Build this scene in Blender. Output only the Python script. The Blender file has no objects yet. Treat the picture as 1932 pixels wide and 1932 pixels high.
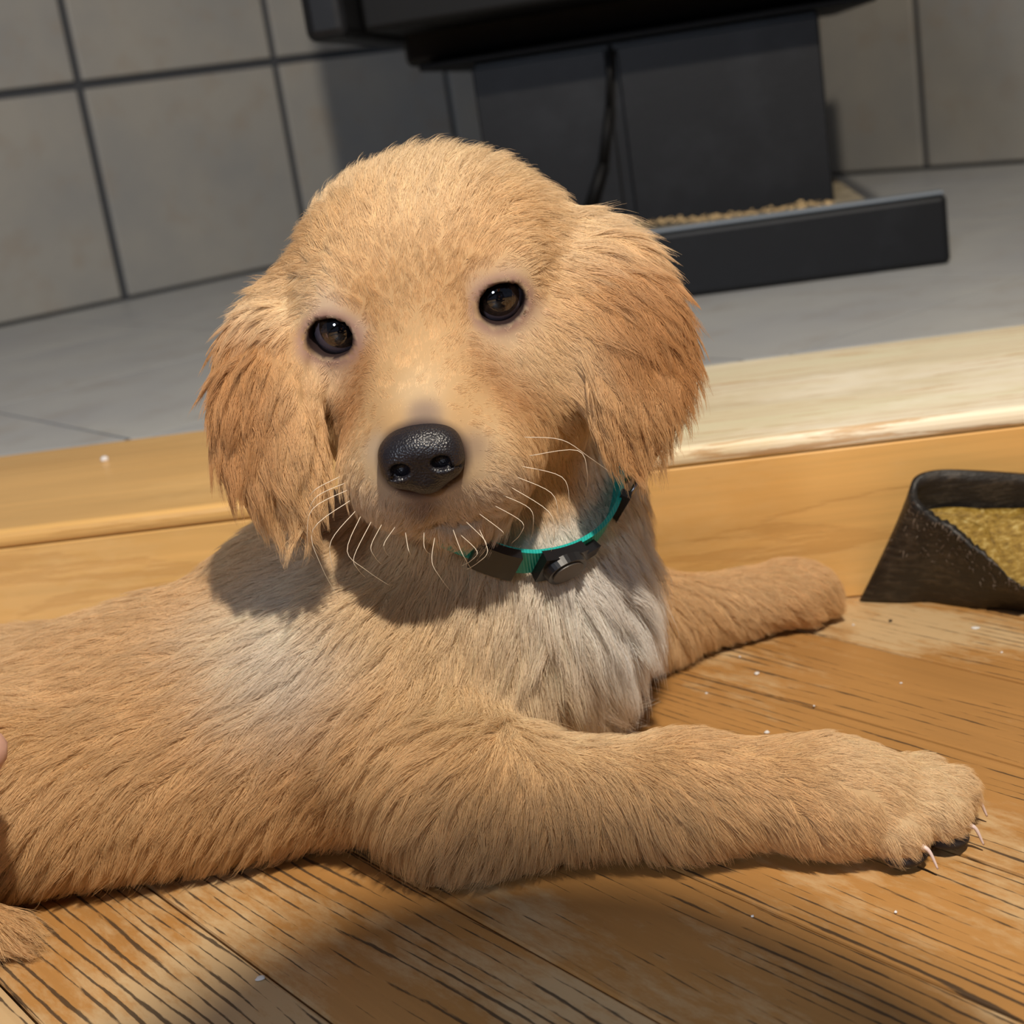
import bpy, bmesh, math, random
import numpy as np
from mathutils import Vector, Matrix
from mathutils.bvhtree import BVHTree
from mathutils.kdtree import KDTree

FUR = 1.0          # fur density
rng = np.random.default_rng(7)
random.seed(7)
scene = bpy.context.scene
col = scene.collection

# ------------------------------------------------------------------ camera
F_PX, CAM_H = 2800.0, 0.235
TH, RO = math.radians(15.5), math.radians(8.7)
Fv = np.array([0, math.cos(TH), -math.sin(TH)])
_up = np.array([0, math.sin(TH), math.cos(TH)]); _rt = np.array([1.0, 0, 0])
Uv = math.cos(RO) * _up + math.sin(RO) * _rt
Rv = math.cos(RO) * _rt - math.sin(RO) * _up
CAM = np.array([0, 0, CAM_H])
def ray(px, py): return Fv + (px - 966) / F_PX * Rv - (py - 966) / F_PX * Uv
def P(px, py, d): return CAM + ray(px, py) * d                  # a point at a known distance
def onz(px, py, z=0.0): d = ray(px, py); return CAM + d * (z - CAM_H) / d[2]
def imgdir(dx, dy): return dx * Rv - dy * Uv
cam_d = bpy.data.cameras.new('camera'); cam = bpy.data.objects.new('camera', cam_d); col.objects.link(cam)
cam_d.sensor_width = 36.0; cam_d.lens = 36.0 * F_PX / 1932.0; cam_d.clip_start = 0.01
cam.matrix_world = Matrix(((Rv[0], Uv[0], -Fv[0], CAM[0]), (Rv[1], Uv[1], -Fv[1], CAM[1]), (Rv[2], Uv[2], -Fv[2], CAM[2]), (0, 0, 0, 1)))
cam_d.dof.use_dof = True; cam_d.dof.focus_distance = 0.455; cam_d.dof.aperture_fstop = 16.0
scene.camera = cam

# ------------------------------------------------------------------ light and exposure
world = bpy.data.worlds.new('room_light'); scene.world = world; world.use_nodes = True
bg = world.node_tree.nodes['Background']; bg.inputs[0].default_value = (0.62, 0.72, 1.0, 1); bg.inputs[1].default_value = 0.11
def lamp(name, loc, target, power, color, size=0.0, kind='AREA'):
    l = bpy.data.lights.new(name, kind); o = bpy.data.objects.new(name, l); col.objects.link(o)
    l.energy = power; l.color = color
    if kind == 'AREA': l.shape = 'DISK'; l.size = size
    else: l.shadow_soft_size = size
    o.location = loc
    o.rotation_euler = (Vector(target) - Vector(loc)).to_track_quat('-Z', 'Y').to_euler()
    return o
lamp('room_lamp', (0.19, -0.15, 1.13), (0, 0.6, 0.05), 72.0, (1.0, 0.89, 0.74), 0.022, 'POINT')
lamp('window_light', (-0.55, -1.3, 0.98), (0.0, 0.5, 0.1), 17.0, (0.74, 0.84, 1.0), 0.34)
cy = scene.cycles; cy.adaptive_threshold = .05; cy.max_bounces = 5; cy.diffuse_bounces = 3; cy.glossy_bounces = 3; cy.transmission_bounces = 4; cy.caustics_reflective = False; cy.caustics_refractive = False
vs = scene.view_settings
vs.view_transform = 'Standard'; vs.look = 'None'; vs.gamma = 1.0; vs.exposure = 0.0; vs.use_curve_mapping = False

# ------------------------------------------------------------------ helpers
def link(name, data, parent=None, label=None, category=None, kind=None, group=None, mat=None):
    o = bpy.data.objects.new(name, data); col.objects.link(o)
    if parent is not None: o.parent = parent
    if label: o['label'] = label
    if category: o['category'] = category
    if kind: o['kind'] = kind
    if group: o['group'] = group
    if mat is not None and data is not None: data.materials.append(mat)
    return o
def mesh_from(verts, faces, name, smooth=False):
    me = bpy.data.meshes.new(name); me.from_pydata([tuple(map(float, v)) for v in verts], [], faces); me.update()
    if smooth: me.polygons.foreach_set('use_smooth', [True] * len(me.polygons))
    return me
def bm_mesh(bm, name, smooth=False):
    me = bpy.data.meshes.new(name); bm.to_mesh(me); bm.free()
    if smooth: me.polygons.foreach_set('use_smooth', [True] * len(me.polygons))
    return me
def box_mesh(name, x0, x1, y0, y1, z0, z1, bevel=0.0, seg=2):
    bm = bmesh.new(); bmesh.ops.create_cube(bm, size=1.0)
    for v in bm.verts:
        v.co = Vector((x0 + (v.co.x + .5) * (x1 - x0), y0 + (v.co.y + .5) * (y1 - y0), z0 + (v.co.z + .5) * (z1 - z0)))
    if bevel: bmesh.ops.bevel(bm, geom=list(bm.edges), offset=bevel, segments=seg, profile=.5, affect='EDGES')
    return bm_mesh(bm, name)
def prism_mesh(name, pts, z0, z1, bevel=0.0):
    bm = bmesh.new()
    b = [bm.verts.new((x, y, z0)) for x, y in pts]; t = [bm.verts.new((x, y, z1)) for x, y in pts]
    bm.faces.new(b[::-1]); bm.faces.new(t)
    for i in range(len(pts)): j = (i + 1) % len(pts); bm.faces.new((b[i], b[j], t[j], t[i]))
    bmesh.ops.recalc_face_normals(bm, faces=bm.faces)
    if bevel: bmesh.ops.bevel(bm, geom=[e for e in bm.edges if all(v.co.z > z1 - 1e-6 for v in e.verts)], offset=bevel, segments=2, profile=.5, affect='EDGES')
    return bm_mesh(bm, name)
def clip_poly(poly, nx, ny, c):      # keep nx*x+ny*y <= c
    out = []
    for i in range(len(poly)):
        a, b = poly[i], poly[(i + 1) % len(poly)]
        da, db = nx * a[0] + ny * a[1] - c, nx * b[0] + ny * b[1] - c
        if da <= 0: out.append(a)
        if (da < 0) != (db < 0) and abs(da - db) > 1e-12:
            t = da / (da - db); out.append((a[0] + t * (b[0] - a[0]), a[1] + t * (b[1] - a[1])))
    return out
class N:                              # small node helper
    def __init__(s, name):
        s.m = bpy.data.materials.new(name); s.m.use_nodes = True; s.t = s.m.node_tree; s.n = s.t.nodes
        s.b = s.n['Principled BSDF']
    def add(s, typ, **kw):
        n = s.n.new(typ)
        for k, v in kw.items(): setattr(n, k, v)
        return n
    def l(s, a, b): s.t.links.new(a, b)
    def noise(s, vec, scale, detail=3, rough=.5, dist=0):
        n = s.add('ShaderNodeTexNoise'); n.inputs['Scale'].default_value = scale; n.inputs['Detail'].default_value = detail
        n.inputs['Roughness'].default_value = rough; n.inputs['Distortion'].default_value = dist; s.l(vec, n.inputs['Vector']); return n.outputs['Fac']
    def mapping(s, vec, scale=(1, 1, 1), loc=(0, 0, 0)):
        n = s.add('ShaderNodeMapping'); n.inputs['Scale'].default_value = scale; n.inputs['Location'].default_value = loc
        s.l(vec, n.inputs['Vector']); return n.outputs['Vector']
    def ramp(s, fac, stops, interp='LINEAR'):
        n = s.add('ShaderNodeValToRGB'); e = n.color_ramp.elements; n.color_ramp.interpolation = interp
        while len(e) < len(stops): e.new(.5)
        for el, (p, c) in zip(e, stops): el.position = p; el.color = (*c, 1) if len(c) == 3 else c
        s.l(fac, n.inputs[0]); return n.outputs[0]
    def mix(s, fac, a, b, mode='MIX'):
        n = s.add('ShaderNodeMix', data_type='RGBA', blend_type=mode)
        for v, i in ((fac, n.inputs[0]), (a, n.inputs[6]), (b, n.inputs[7])):
            if hasattr(v, 'is_linked') or hasattr(v, 'links'): s.l(v, i)
            elif isinstance(v, (int, float)): i.default_value = v
            else: i.default_value = (*v, 1)
        return n.outputs[2]
    def math(s, op, a, b=0.0):
        n = s.add('ShaderNodeMath', operation=op)
        for v, i in ((a, n.inputs[0]), (b, n.inputs[1])):
            if hasattr(v, 'links'): s.l(v, i)
            else: i.default_value = v
        return n.outputs[0]
    def coord(s, which='Object'): return s.add('ShaderNodeTexCoord').outputs[which]
    def rand(s): return s.add('ShaderNodeObjectInfo').outputs['Random']
    def vadd(s, v, a):
        n = s.add('ShaderNodeVectorMath', operation='ADD'); s.l(v, n.inputs[0])
        c = s.add('ShaderNodeCombineXYZ'); k = s.math('MULTIPLY', a, 37.0)
        for i in range(3): s.l(k, c.inputs[i])
        s.l(c.outputs[0], n.inputs[1]); return n.outputs[0]
    def bump(s, h, strength=.3, dist=.001):
        n = s.add('ShaderNodeBump'); n.inputs['Strength'].default_value = strength; n.inputs['Distance'].default_value = dist
        s.l(h, n.inputs['Height']); s.l(n.outputs[0], s.b.inputs['Normal'])
    def set(s, color=None, rough=None, metal=None, spec=None, coat=None):
        for k, v in (('Base Color', color), ('Roughness', rough), ('Metallic', metal), ('Specular IOR Level', spec), ('Coat Weight', coat)):
            if v is None: continue
            i = s.b.inputs[k]
            if hasattr(v, 'links'): s.l(v, i)
            elif isinstance(v, (int, float)): i.default_value = v
            else: i.default_value = (*v, 1)
        return s.m
def srgb(r, g, b):
    f = lambda c: (c / 255 / 12.92) if c / 255 <= .04045 else ((c / 255 + .055) / 1.055) ** 2.4
    return (f(r), f(g), f(b))
def plain(name, c, rough=.5, metal=0.0, spec=.5, coat=0.0): return N(name).set(c, rough, metal, spec, coat)
# ================================================================== setting
HZ = .078                                            # height of the raised hearth
RA = math.radians(-53.5)                             # the room's own axis: boards and right-hand wall run along it
dR = np.array([math.cos(RA), math.sin(RA)]); nR = np.array([-math.sin(RA), math.cos(RA)])
def oak(name, base, dark, pale, period=.004, grain=.6, wear=.5, rough=.38, broad=.5):
    m = N(name); v = m.vadd(m.coord(), m.rand())
    lo = m.noise(m.mapping(v, (1.5, 22, 22)), 1.0, 3, .6)
    hi = m.noise(m.mapping(v, (9, 260, 260)), 1.0, 4, .6)
    c = m.ramp(m.math('ADD', m.math('MULTIPLY', lo, .6), m.math('MULTIPLY', hi, .4)), [(.32, tuple(x * .82 for x in base)), (.52, base), (.7, tuple(min(1, x * 1.16) for x in base))])
    # open grain: broken dark lines along the board
    warp = m.noise(m.mapping(v, (3.5, 30, 30)), 1.0, 2, .5)
    sep = m.add('ShaderNodeSeparateXYZ'); m.l(v, sep.inputs[0])
    ph = m.math('ADD', m.math('DIVIDE', sep.outputs['Y'], period), m.math('MULTIPLY', warp, 5.0))
    saw = m.math('ABSOLUTE', m.math('SUBTRACT', m.math('FRACT', ph), .5))
    dash = m.noise(m.mapping(v, (38, 420, 420)), 1.0, 4, .7)
    big = m.noise(m.mapping(v, (5, 24, 24), (3, 1, 2)), 1.0, 2, .5)
    thr = m.math('ADD', m.math('MULTIPLY', m.math('SUBTRACT', dash, .42), .62), m.math('MULTIPLY', m.math('SUBTRACT', big, .5), .55))
    line = m.math('MULTIPLY', m.ramp(m.math('SUBTRACT', thr, saw), [(.0, (0, 0, 0)), (.07, (1, 1, 1))]), grain)
    bro = m.math('MULTIPLY', m.ramp(m.noise(m.mapping(v, (1.3, 75, 75), (7, 3, 1)), 1.0, 2, .5), [(.62, (0, 0, 0)), (.74, (1, 1, 1))]), broad)
    w = m.math('MULTIPLY', m.noise(m.mapping(v, (5, 12, 12), (1, 5, 9)), 1.0, 3, .6), m.math('ADD', .55, m.math('MULTIPLY', m.noise(m.mapping(v, (60, 190, 190), (1, 5, 9)), 1.0, 5, .75), .9)))
    wr = m.math('MULTIPLY', m.ramp(w, [(.47, (0, 0, 0)), (.62, (1, 1, 1))]), wear)
    c = m.mix(wr, c, pale); c = m.mix(bro, c, tuple(.5 * (a + b) for a, b in zip(base, dark))); c = m.mix(line, c, dark)
    m.bump(m.math('SUBTRACT', m.math('MULTIPLY', hi, .25), line), .35, .0006)
    m.set(c, m.ramp(m.math('ADD', wr, m.math('MULTIPLY', line, .6)), [(0, (rough,) * 3), (1, (.75,) * 3)]), spec=.45)
    return m.m
m_floor = oak('worn_oak', srgb(180, 132, 76), srgb(66, 52, 38), srgb(208, 182, 140), .0044, .9, .75, .34, .5)
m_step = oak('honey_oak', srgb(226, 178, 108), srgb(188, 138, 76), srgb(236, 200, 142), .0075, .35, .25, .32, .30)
m_tread = oak('pale_oak', srgb(252, 236, 200), srgb(206, 164, 112), srgb(254, 246, 228), .0105, .75, .5, .30, .3)  # near-white oak, much paler than the left-hand tread
def tile_mat(name, a, b, c, rough=.45):
    m = N(name); v = m.vadd(m.coord(), m.rand())
    n1 = m.noise(v, 7, 4, .6); n2 = m.noise(v, 26, 3, .6)
    cc = m.mix(m.ramp(n1, [(.35, (0, 0, 0)), (.68, (1, 1, 1))]), a, b); cc = m.mix(m.math('MULTIPLY', m.ramp(n2, [(.52, (0, 0, 0)), (.72, (1, 1, 1))]), .45), cc, c)
    m.bump(n2, .12, .002); return m.set(cc, rough, spec=.4)
m_wtile = tile_mat('wall_tile', srgb(156, 152, 144), srgb(142, 141, 138), srgb(146, 134, 120))
m_htile = tile_mat('hearth_tile', srgb(182, 182, 178), srgb(168, 169, 170), srgb(158, 150, 142), .40)
m_grout = plain('dark_grout', srgb(62, 64, 68), .9); m_hgrout = plain('hearth_grout', srgb(122, 120, 116), .9)
# ---- wooden floor: boards 57 mm wide
floor = link('floor', box_mesh('floor', -2.2, 2.6, -2.4, 2.4, -.05, -.016), kind='structure', label='worn oak strip floor running diagonally', mat=plain('subfloor', srgb(40, 30, 22), .9))
plank_me = box_mesh('plank', -1.9, 1.9, .0004, .0570, -.016, 0.0, .0009, 2); plank_me.materials.append(m_floor)
for k in range(-24, 22):
    o = link('plank', plank_me, floor); q = nR * (.2138 + k * .0574) + dR * (random.uniform(-.08, .08) - .3)
    o.location = (q[0], q[1], random.uniform(-.0003, .0002)); o.rotation_euler = (0, 0, RA)
# ---- raised hearth: step boards in front, tiles behind
SA = math.radians(-7.3); sx, sy = np.array([math.cos(SA), math.sin(SA)]), np.array([-math.sin(SA), math.cos(SA)]); SO = np.array([0, .6405])
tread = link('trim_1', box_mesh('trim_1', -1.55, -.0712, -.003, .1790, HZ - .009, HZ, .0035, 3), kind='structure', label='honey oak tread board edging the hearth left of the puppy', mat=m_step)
tread2 = link('trim_2', box_mesh('trim_2', -.0708, 1.6, -.003, .1790, HZ - .009, HZ, .0035, 3), kind='structure', label='pale oak tread board edging the hearth right of the puppy', mat=m_tread)
riser = link('trim_3', box_mesh('trim_3', -1.55, 1.6, -.002, .02, .0005, HZ - .0092, .0006, 1), kind='structure', label='honey oak riser board under the hearth tread', mat=m_step)
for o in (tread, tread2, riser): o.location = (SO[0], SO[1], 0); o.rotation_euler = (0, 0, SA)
LWA = np.array([-.515, 1.615]); LA = math.radians(36.5); dL = np.array([math.cos(LA), math.sin(LA)]); nL = np.array([-math.sin(LA), math.cos(LA)])
RWB = np.array([.553, 1.807]); corner = np.array([.267, 2.194])
hp0 = SO + sy * .1795
poly = [tuple(hp0 - sx * 1.5), tuple(hp0 + sx * 1.5), tuple(corner + dR * 1.75), tuple(corner), tuple(corner - dL * 2.2)]
hearth = link('floor_hearth', prism_mesh('floor_hearth', poly, .0005, HZ - .0015), kind='structure', label='raised grey tiled hearth in the corner', mat=m_hgrout)
TS = .2555
for i in range(-9, 10):
    for j in range(-9, 10):
        a0, b0 = .3335 + i * TS, .546 + j * TS          # across nR, along dR (measured against the room axes)
        c4 = [(a0 + .0012, b0 + .0012), (a0 + TS - .0012, b0 + .0012), (a0 + TS - .0012, b0 + TS - .0012), (a0 + .0012, b0 + TS - .0012)]
        pts = [tuple(nR * u + np.array([-nR[1], nR[0]]) * w for u, w in [q])[0] for q in c4]; pts = [(float(q[0]), float(q[1])) for q in pts]
        pts = clip_poly(pts, -sy[0], -sy[1], -float(sy @ hp0) - .0008)
        if len(pts) > 2: pts = clip_poly(pts, nL[0], nL[1], float(nL @ LWA) - .004)
        if len(pts) > 2: pts = clip_poly(pts, nR[0], nR[1], float(nR @ RWB) - .004)
        if len(pts) > 2: pts = clip_poly(pts, -sx[0], -sx[1], float(-sx @ hp0) + 1.4)
        if len(pts) > 2: pts = clip_poly(pts, sx[0], sx[1], float(sx @ hp0) + 1.4)
        if len(pts) < 3: continue
        ar_ = abs(sum(pts[q][0] * pts[(q + 1) % len(pts)][1] - pts[(q + 1) % len(pts)][0] * pts[q][1] for q in range(len(pts)))) / 2
        if ar_ < 2e-4: continue
        o = link('tile', prism_mesh('tile', pts, HZ - .007, HZ, 0), hearth, mat=m_htile)
# ---- tiled walls meeting behind the stove
TW, TH_ = .2475, .2365
def wall(name, org, ang, s0, s1, joint, label):
    w = link(name, box_mesh(name, s0, s1, .006, .09, .0, 1.5), kind='structure', label=label, mat=m_grout)
    w.location = (org[0], org[1], 0); w.rotation_euler = (0, 0, ang)
    k0 = math.floor((s0 - joint) / TW) - 1
    cache = {}
    for k in range(k0, k0 + 24):
        x0, x1 = max(s0, joint + k * TW + .0045), min(s1 - .002, joint + (k + 1) * TW - .0045)
        if x1 - x0 < .02: continue
        for r in range(6):
            z0, z1 = HZ + r * TH_ + (.003 if r == 0 else .0045), HZ + (r + 1) * TH_ - .0045
            key = round(x1 - x0, 4), r == 0
            if key not in cache: cache[key] = box_mesh('tile', 0, x1 - x0, 0, .012, 0, z1 - z0, .002, 2); cache[key].materials.append(m_wtile)
            o = link('tile', cache[key], w); o.location = (x0, 0, z0)
    return w
wall('wall_left', LWA, LA, -1.75, .973, .1484, 'grey tiled wall with dark grout left of the stove')
wall('wall_right', RWB, RA, -.481, 1.75, 0.0, 'grey tiled wall with dark grout right of the stove')

# ================================================================== wood stove on a pedestal
m_iron = N('black_iron'); v = m_iron.coord(); n1 = m_iron.noise(v, 18, 5, .65); n2 = m_iron.noise(v, 140, 3, .6)
m_iron.bump(n2, .08, .001); c_ = m_iron.mix(m_iron.math('MULTIPLY', m_iron.ramp(n1, [(.52, (0, 0, 0)), (.75, (1, 1, 1))]), .5), srgb(14, 15, 18), srgb(34, 36, 40))
m_iron = m_iron.set(c_, .48, spec=.28)
m_dark = plain('dark_iron', srgb(10, 10, 11), .6, spec=.2)  # darker, rougher iron for the lip, underside, front plate and handle
m_dust = N('ash_dust'); v = m_dust.coord(); m_dust = m_dust.set(m_dust.ramp(m_dust.noise(v, 60, 4, .6), [(.3, srgb(128, 118, 100)), (.7, srgb(168, 156, 132))]), .95, spec=.1)
stove = link('wood_stove', None, label='black iron pedestal wood stove standing on the tiled hearth', category='stove')
stove.location = (.3305, 1.0347, 0); stove.rotation_euler = (0, 0, math.radians(-8.5))
CX = -.197
def spart(name, x0, x1, y0, y1, z0, z1, mat, bev=.003, parent=None): return link(name, box_mesh(name, x0, x1, y0, y1, z0, z1, bev, 3), parent or stove, mat=mat)
spart('fender', CX - .197, CX + .197, .0, .022, HZ + .0003, HZ + .0485, m_iron, .004)
ped = spart('pedestal', CX - .129, CX + .129, .085, .33, HZ + .0003, .262, m_iron, .003)
spart('pedestal_panel', CX - .129, CX - .028, .080, .0845, HZ + .042, .258, m_iron, .0015, ped)
spart('pedestal_panel', CX - .020, CX + .128, .080, .0845, HZ + .042, .258, m_iron, .0015, ped)
spart('tray', CX - .190, CX + .150, .0225, .30, HZ + .0003, HZ + .0465, m_dust, .002)
spart('fender_highlight', CX - .195, CX + .195, -.0006, .0120, HZ + .0486, HZ + .0512, plain('highlight_grey', srgb(112, 120, 128), .4, spec=.5), .001)  # added pale bar: the fender's bluish top highlight put into its colour
firebox = spart('firebox', CX - .188, CX + .180, .14, .40, .268, .72, m_iron, .006)
spart('bottom_plate', CX - .17, CX + .172, .09, .38, .2622, .268, m_dark, .002)
spart('ash_lip', CX - .19, CX + .19, .0, .14, .292, .325, m_dark, .004)
spart('front_plate', CX - .188, CX + .188, .10, .14, .325, .70, m_dark, .004)
for s in (-1, 1): spart('side_rail', CX + s * .205 - .0145, CX + s * .205 + .0145, -.05, .40, .288, .40, m_iron, .007)
spart('door', CX - .14, CX + .14, .075, .10, .345, .66, m_iron, .006); spart('door_handle', CX + .10, CX + .125, .03, .075, .46, .54, m_dark, .006)
spart('top_plate', CX - .22, CX + .22, -.03, .50, .72, .738, m_iron, .005)
bm = bmesh.new(); bmesh.ops.create_cone(bm, cap_ends=True, segments=40, radius1=.075, radius2=.075, depth=.9); pm = bm_mesh(bm, 'flue_pipe', True); fp = link('flue_pipe', pm, stove, mat=m_iron); fp.location = (CX, .26, 1.18)
bm = bmesh.new()
pts = [(CX - .024, .074, .258), (CX - .030, .074, .215), (CX - .040, .074, .175), (CX - .056, .074, .140)]
for i in range(3):
    a, b = Vector(pts[i]), Vector(pts[i + 1]); w_ = .0022 + .001 * i
    r = bmesh.ops.create_cone(bm, cap_ends=True, segments=10, radius1=w_ * 1.2, radius2=w_, depth=(b - a).length * 1.08)
    bmesh.ops.transform(bm, matrix=Matrix.Translation((a + b) / 2) @ (a - b).to_track_quat('Z', 'Y').to_matrix().to_4x4(), verts=r['verts'])
link('shadow_rod', bm_mesh(bm, 'shadow_rod', True), stove, mat=m_dark)  # added black rod in place of a shadow-like line down the pedestal
# ================================================================== puppy: one continuous body from a distance field
def nrm(v): v = np.asarray(v, float); return v / np.linalg.norm(v)
HO = np.array([-.014, .503, .176])                      # middle of the skull
hx = nrm([.055, -.0055, .004]); _p = math.radians(12)
hf = np.array([-.099 * math.cos(_p), -.995 * math.cos(_p), -math.sin(_p)]); hf = nrm(hf - hx * (hf @ hx))
hu = np.cross(hx, hf); hu = hu if hu[2] > 0 else -hu
HB = np.array([hx, hf, hu])
def hp(a, b, c): return HO + (a * hx + b * hf + c * hu) * .001      # head frame, millimetres: right, forward, up
PR = []                                                # (kind, data, blend)
def ell(c, r, axes=None, k=.012):
    A = np.eye(3) if axes is None else np.array([nrm(a) for a in axes]); PR.append(('e', (np.asarray(c, float), np.asarray(r, float), A), k))
def cone(a, b, r1, r2, k=.012): PR.append(('c', (np.asarray(a, float), np.asarray(b, float), r1, r2), k))
def prim(kd, D, p):
    if kd == 'e':
        c, r, A = D; q = (p - c) @ A.T; k0 = np.linalg.norm(q / r, axis=1); k1 = np.linalg.norm(q / (r * r), axis=1) + 1e-9
        return k0 * (k0 - 1) / k1
    if kd == 'g':                                       # a few pieces blended among themselves first
        d = prim(*D[0][:2], p)
        for q in D[1:]: d = smin(d, prim(*q[:2], p), q[2])
        return d
    a, b, r1, r2 = D; ab = b - a; t = np.clip(((p - a) @ ab) / (ab @ ab), 0, 1)
    return np.linalg.norm(p - a - t[:, None] * ab, axis=1) - (r1 + t * (r2 - r1))
def smin(a, b, k): h = np.maximum(k - np.abs(a - b), 0) / k; return np.minimum(a, b) - h * h * k * .25
# trunk
ell((-.008, .508, .054), (.045, .046, .046))
ell((-.095, .510, .046), (.09, .052, .039), k=.03)
ell((-.20, .510, .035), (.085, .056, .034), k=.03)
ell((-.058, .525, .078), (.045, .03, .026), k=.03)
ell((-.058, .476, .045), (.042, .026, .038), k=.02)      # near shoulder
ell((.002, .545, .046), (.036, .028, .036), k=.02)       # far shoulder
cone((-.008, .508, .075), (-.010, .500, .150), .0365, .036, k=.022)   # neck
ell((.004, .532, .090), (.042, .030, .048), k=.03)       # scruff
ell((-.132, .474, .027), (.125, .035, .029), k=.02)      # near flank resting on the floor
# near foreleg
cone((-.050, .455, .034), (-.030, .436, .022), .024, .021, k=.02)
cone((-.030, .436, .022), (.040, .420, .0205), .0195, .0165, k=.02)
cone((.040, .420, .0205), (.078, .411, .020), .0165, .0155)
ell((.089, .408, .0165), (.022, .0195, .0155), k=.012)
for tx, ty, tz in ((.099, .3935, .0105), (.1135, .3990, .0115), (.1205, .4110, .0115), (.116, .4235, .0105)):
    cone((.091 + (tx - .091) * .35, .407 + (ty - .407) * .35, .016), (tx, ty, tz), .0095, .0084, k=.0025)
# far foreleg
cone((.012, .553, .036), (.042, .578, .019), .024, .019, k=.02)
cone((.042, .578, .019), (.085, .592, .0155), .0165, .0145, k=.02)
ell((.110, .599, .0150), (.023, .0175, .0140), k=.012)
for tx, ty, tz in ((.118, .589, .009), (.1275, .5945, .010), (.129, .6035, .010), (.124, .6105, .009)):
    cone((.109 + (tx - .109) * .3, .599 + (ty - .599) * .3, .014), (tx, ty, tz), .0075, .0062, k=.004)
# hindquarters and tail
ell((-.212, .464, .037), (.050, .028, .032), k=.02)
ell((-.212, .548, .034), (.050, .028, .030), k=.02)
cone((-.235, .452, .018), (-.285, .440, .013), .015, .013, k=.01)
cone((-.235, .575, .018), (-.190, .590, .012), .015, .012, k=.01)
cone((-.275, .505, .040), (-.290, .430, .018), .016, .012, k=.015)
cone((-.290, .430, .018), (-.222, .436, .014), .012, .010, k=.012)
cone((-.222, .436, .014), (-.178, .4220, .008), .012, .006, k=.008)
NB = len(PR)                                            # ---- head from here on
ell(hp(-1, -4, 1.0), (.0500, .046, .0415), HB, k=.025)
ell(hp(0, 12, 10), (.040, .030, .028), HB)
ell(hp(41, 9, -23), (.014, .021, .019), HB, k=.018)
cone(hp(9, 50, -33), hp(24, 26, -31), .0175, .020, k=.016)
cone(hp(-17, 50, -33), hp(-24, 26, -30), .0165, .019, k=.016)
for s in (-1, 1):
    ell(hp(27 * s, 14, -19), (.021, .027, .023), HB, k=.016)
    ell(hp(24 * s, 29, 15), (.012, .010, .008), HB, k=.012)
cone(hp(-.5, 28, -14), hp(-5, 63, -25), .0245, .0175, k=.014)
for s in (-1, 1): ell(hp(-4 + 13 * s, 56, -37), (.0172, .022, .0180), HB, k=.008)
cone(hp(0, 22, -36), hp(-2, 50, -46), .023, .015, k=.014)
ell(hp(-2, 57, -56), (.0125, .012, .0080), HB, k=.006)
# ears: hanging leaves
def leaf(pts, wid, thick, outn, k=.008):
    n0 = len(PR)
    for i in range(len(pts) - 1):
        a, b = pts[i], pts[i + 1]; ax = nrm(b - a); n = nrm(outn[i] - ax * (outn[i] @ ax)); w = np.cross(ax, n)
        ell((a + b) / 2, (np.linalg.norm(b - a) * .5 + .010, wid[i], thick[i]), (ax, w, n), k)
    g = PR[n0:]; del PR[n0:]; PR.append(('g', g, .0072))
leaf([P(535, 562, .486), P(494, 695, .475), P(500, 830, .470), P(548, 930, .468)], (.0135, .0155, .0135), (.006, .0045, .0042), [-Fv - .5 * Rv] * 3, k=.018)
leaf([P(1095, 445, .489), P(1170, 560, .479), P(1205, 690, .474), P(1190, 815, .470)], (.0155, .0185, .0130), (.006, .0045, .0042), [-Fv + .4 * Rv] * 3, k=.018)
EYES = [(hp(-28.2, 33.6, 5.8), -1), (hp(23.2, 34.2, 5.4), 1)]
EYE_R = .0084
NOSE_C = hp(-6.0, 78, -23.8)
def sdf(p):
    d = np.full(len(p), 1e3)
    for kd, D, k in PR: d = smin(d, prim(kd, D, p), k) if d[0] < 900 else prim(kd, D, p)
    for c, s in EYES:
        q = (p - c) @ HB.T
        d = smin(d, np.linalg.norm(q, axis=1) - .0098, .008)
        # almond opening of the lids
        f = nrm([.20 * s, 1, .05]); u = np.cross(nrm([1, -.20 * s, .10 * s]), f); r_ = np.cross(f, u)
        x, y, z = q @ r_, q @ f, q @ u
        op = np.sqrt((x / .0074) ** 2 + (z / .0063) ** 2 + 1e-9)
        cut = np.where(y > 0, (op - 1) * .0062, .01)
        d = np.maximum(d, -np.maximum(cut, -(y - .001)))
    # mouth: a shallow groove under the lips
    q = (p - HO) @ HB.T * 1000
    cz = -53.0 + .035 * (q[:, 0] + 2.5) ** 2
    g = np.abs(q[:, 2] - cz)
    d = d + .0024 * np.exp(-(g / 1.3) ** 2) * np.exp(-((q[:, 0] + 2.5) / 9.0) ** 2) * (q[:, 1] > 45)
    return d
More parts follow.
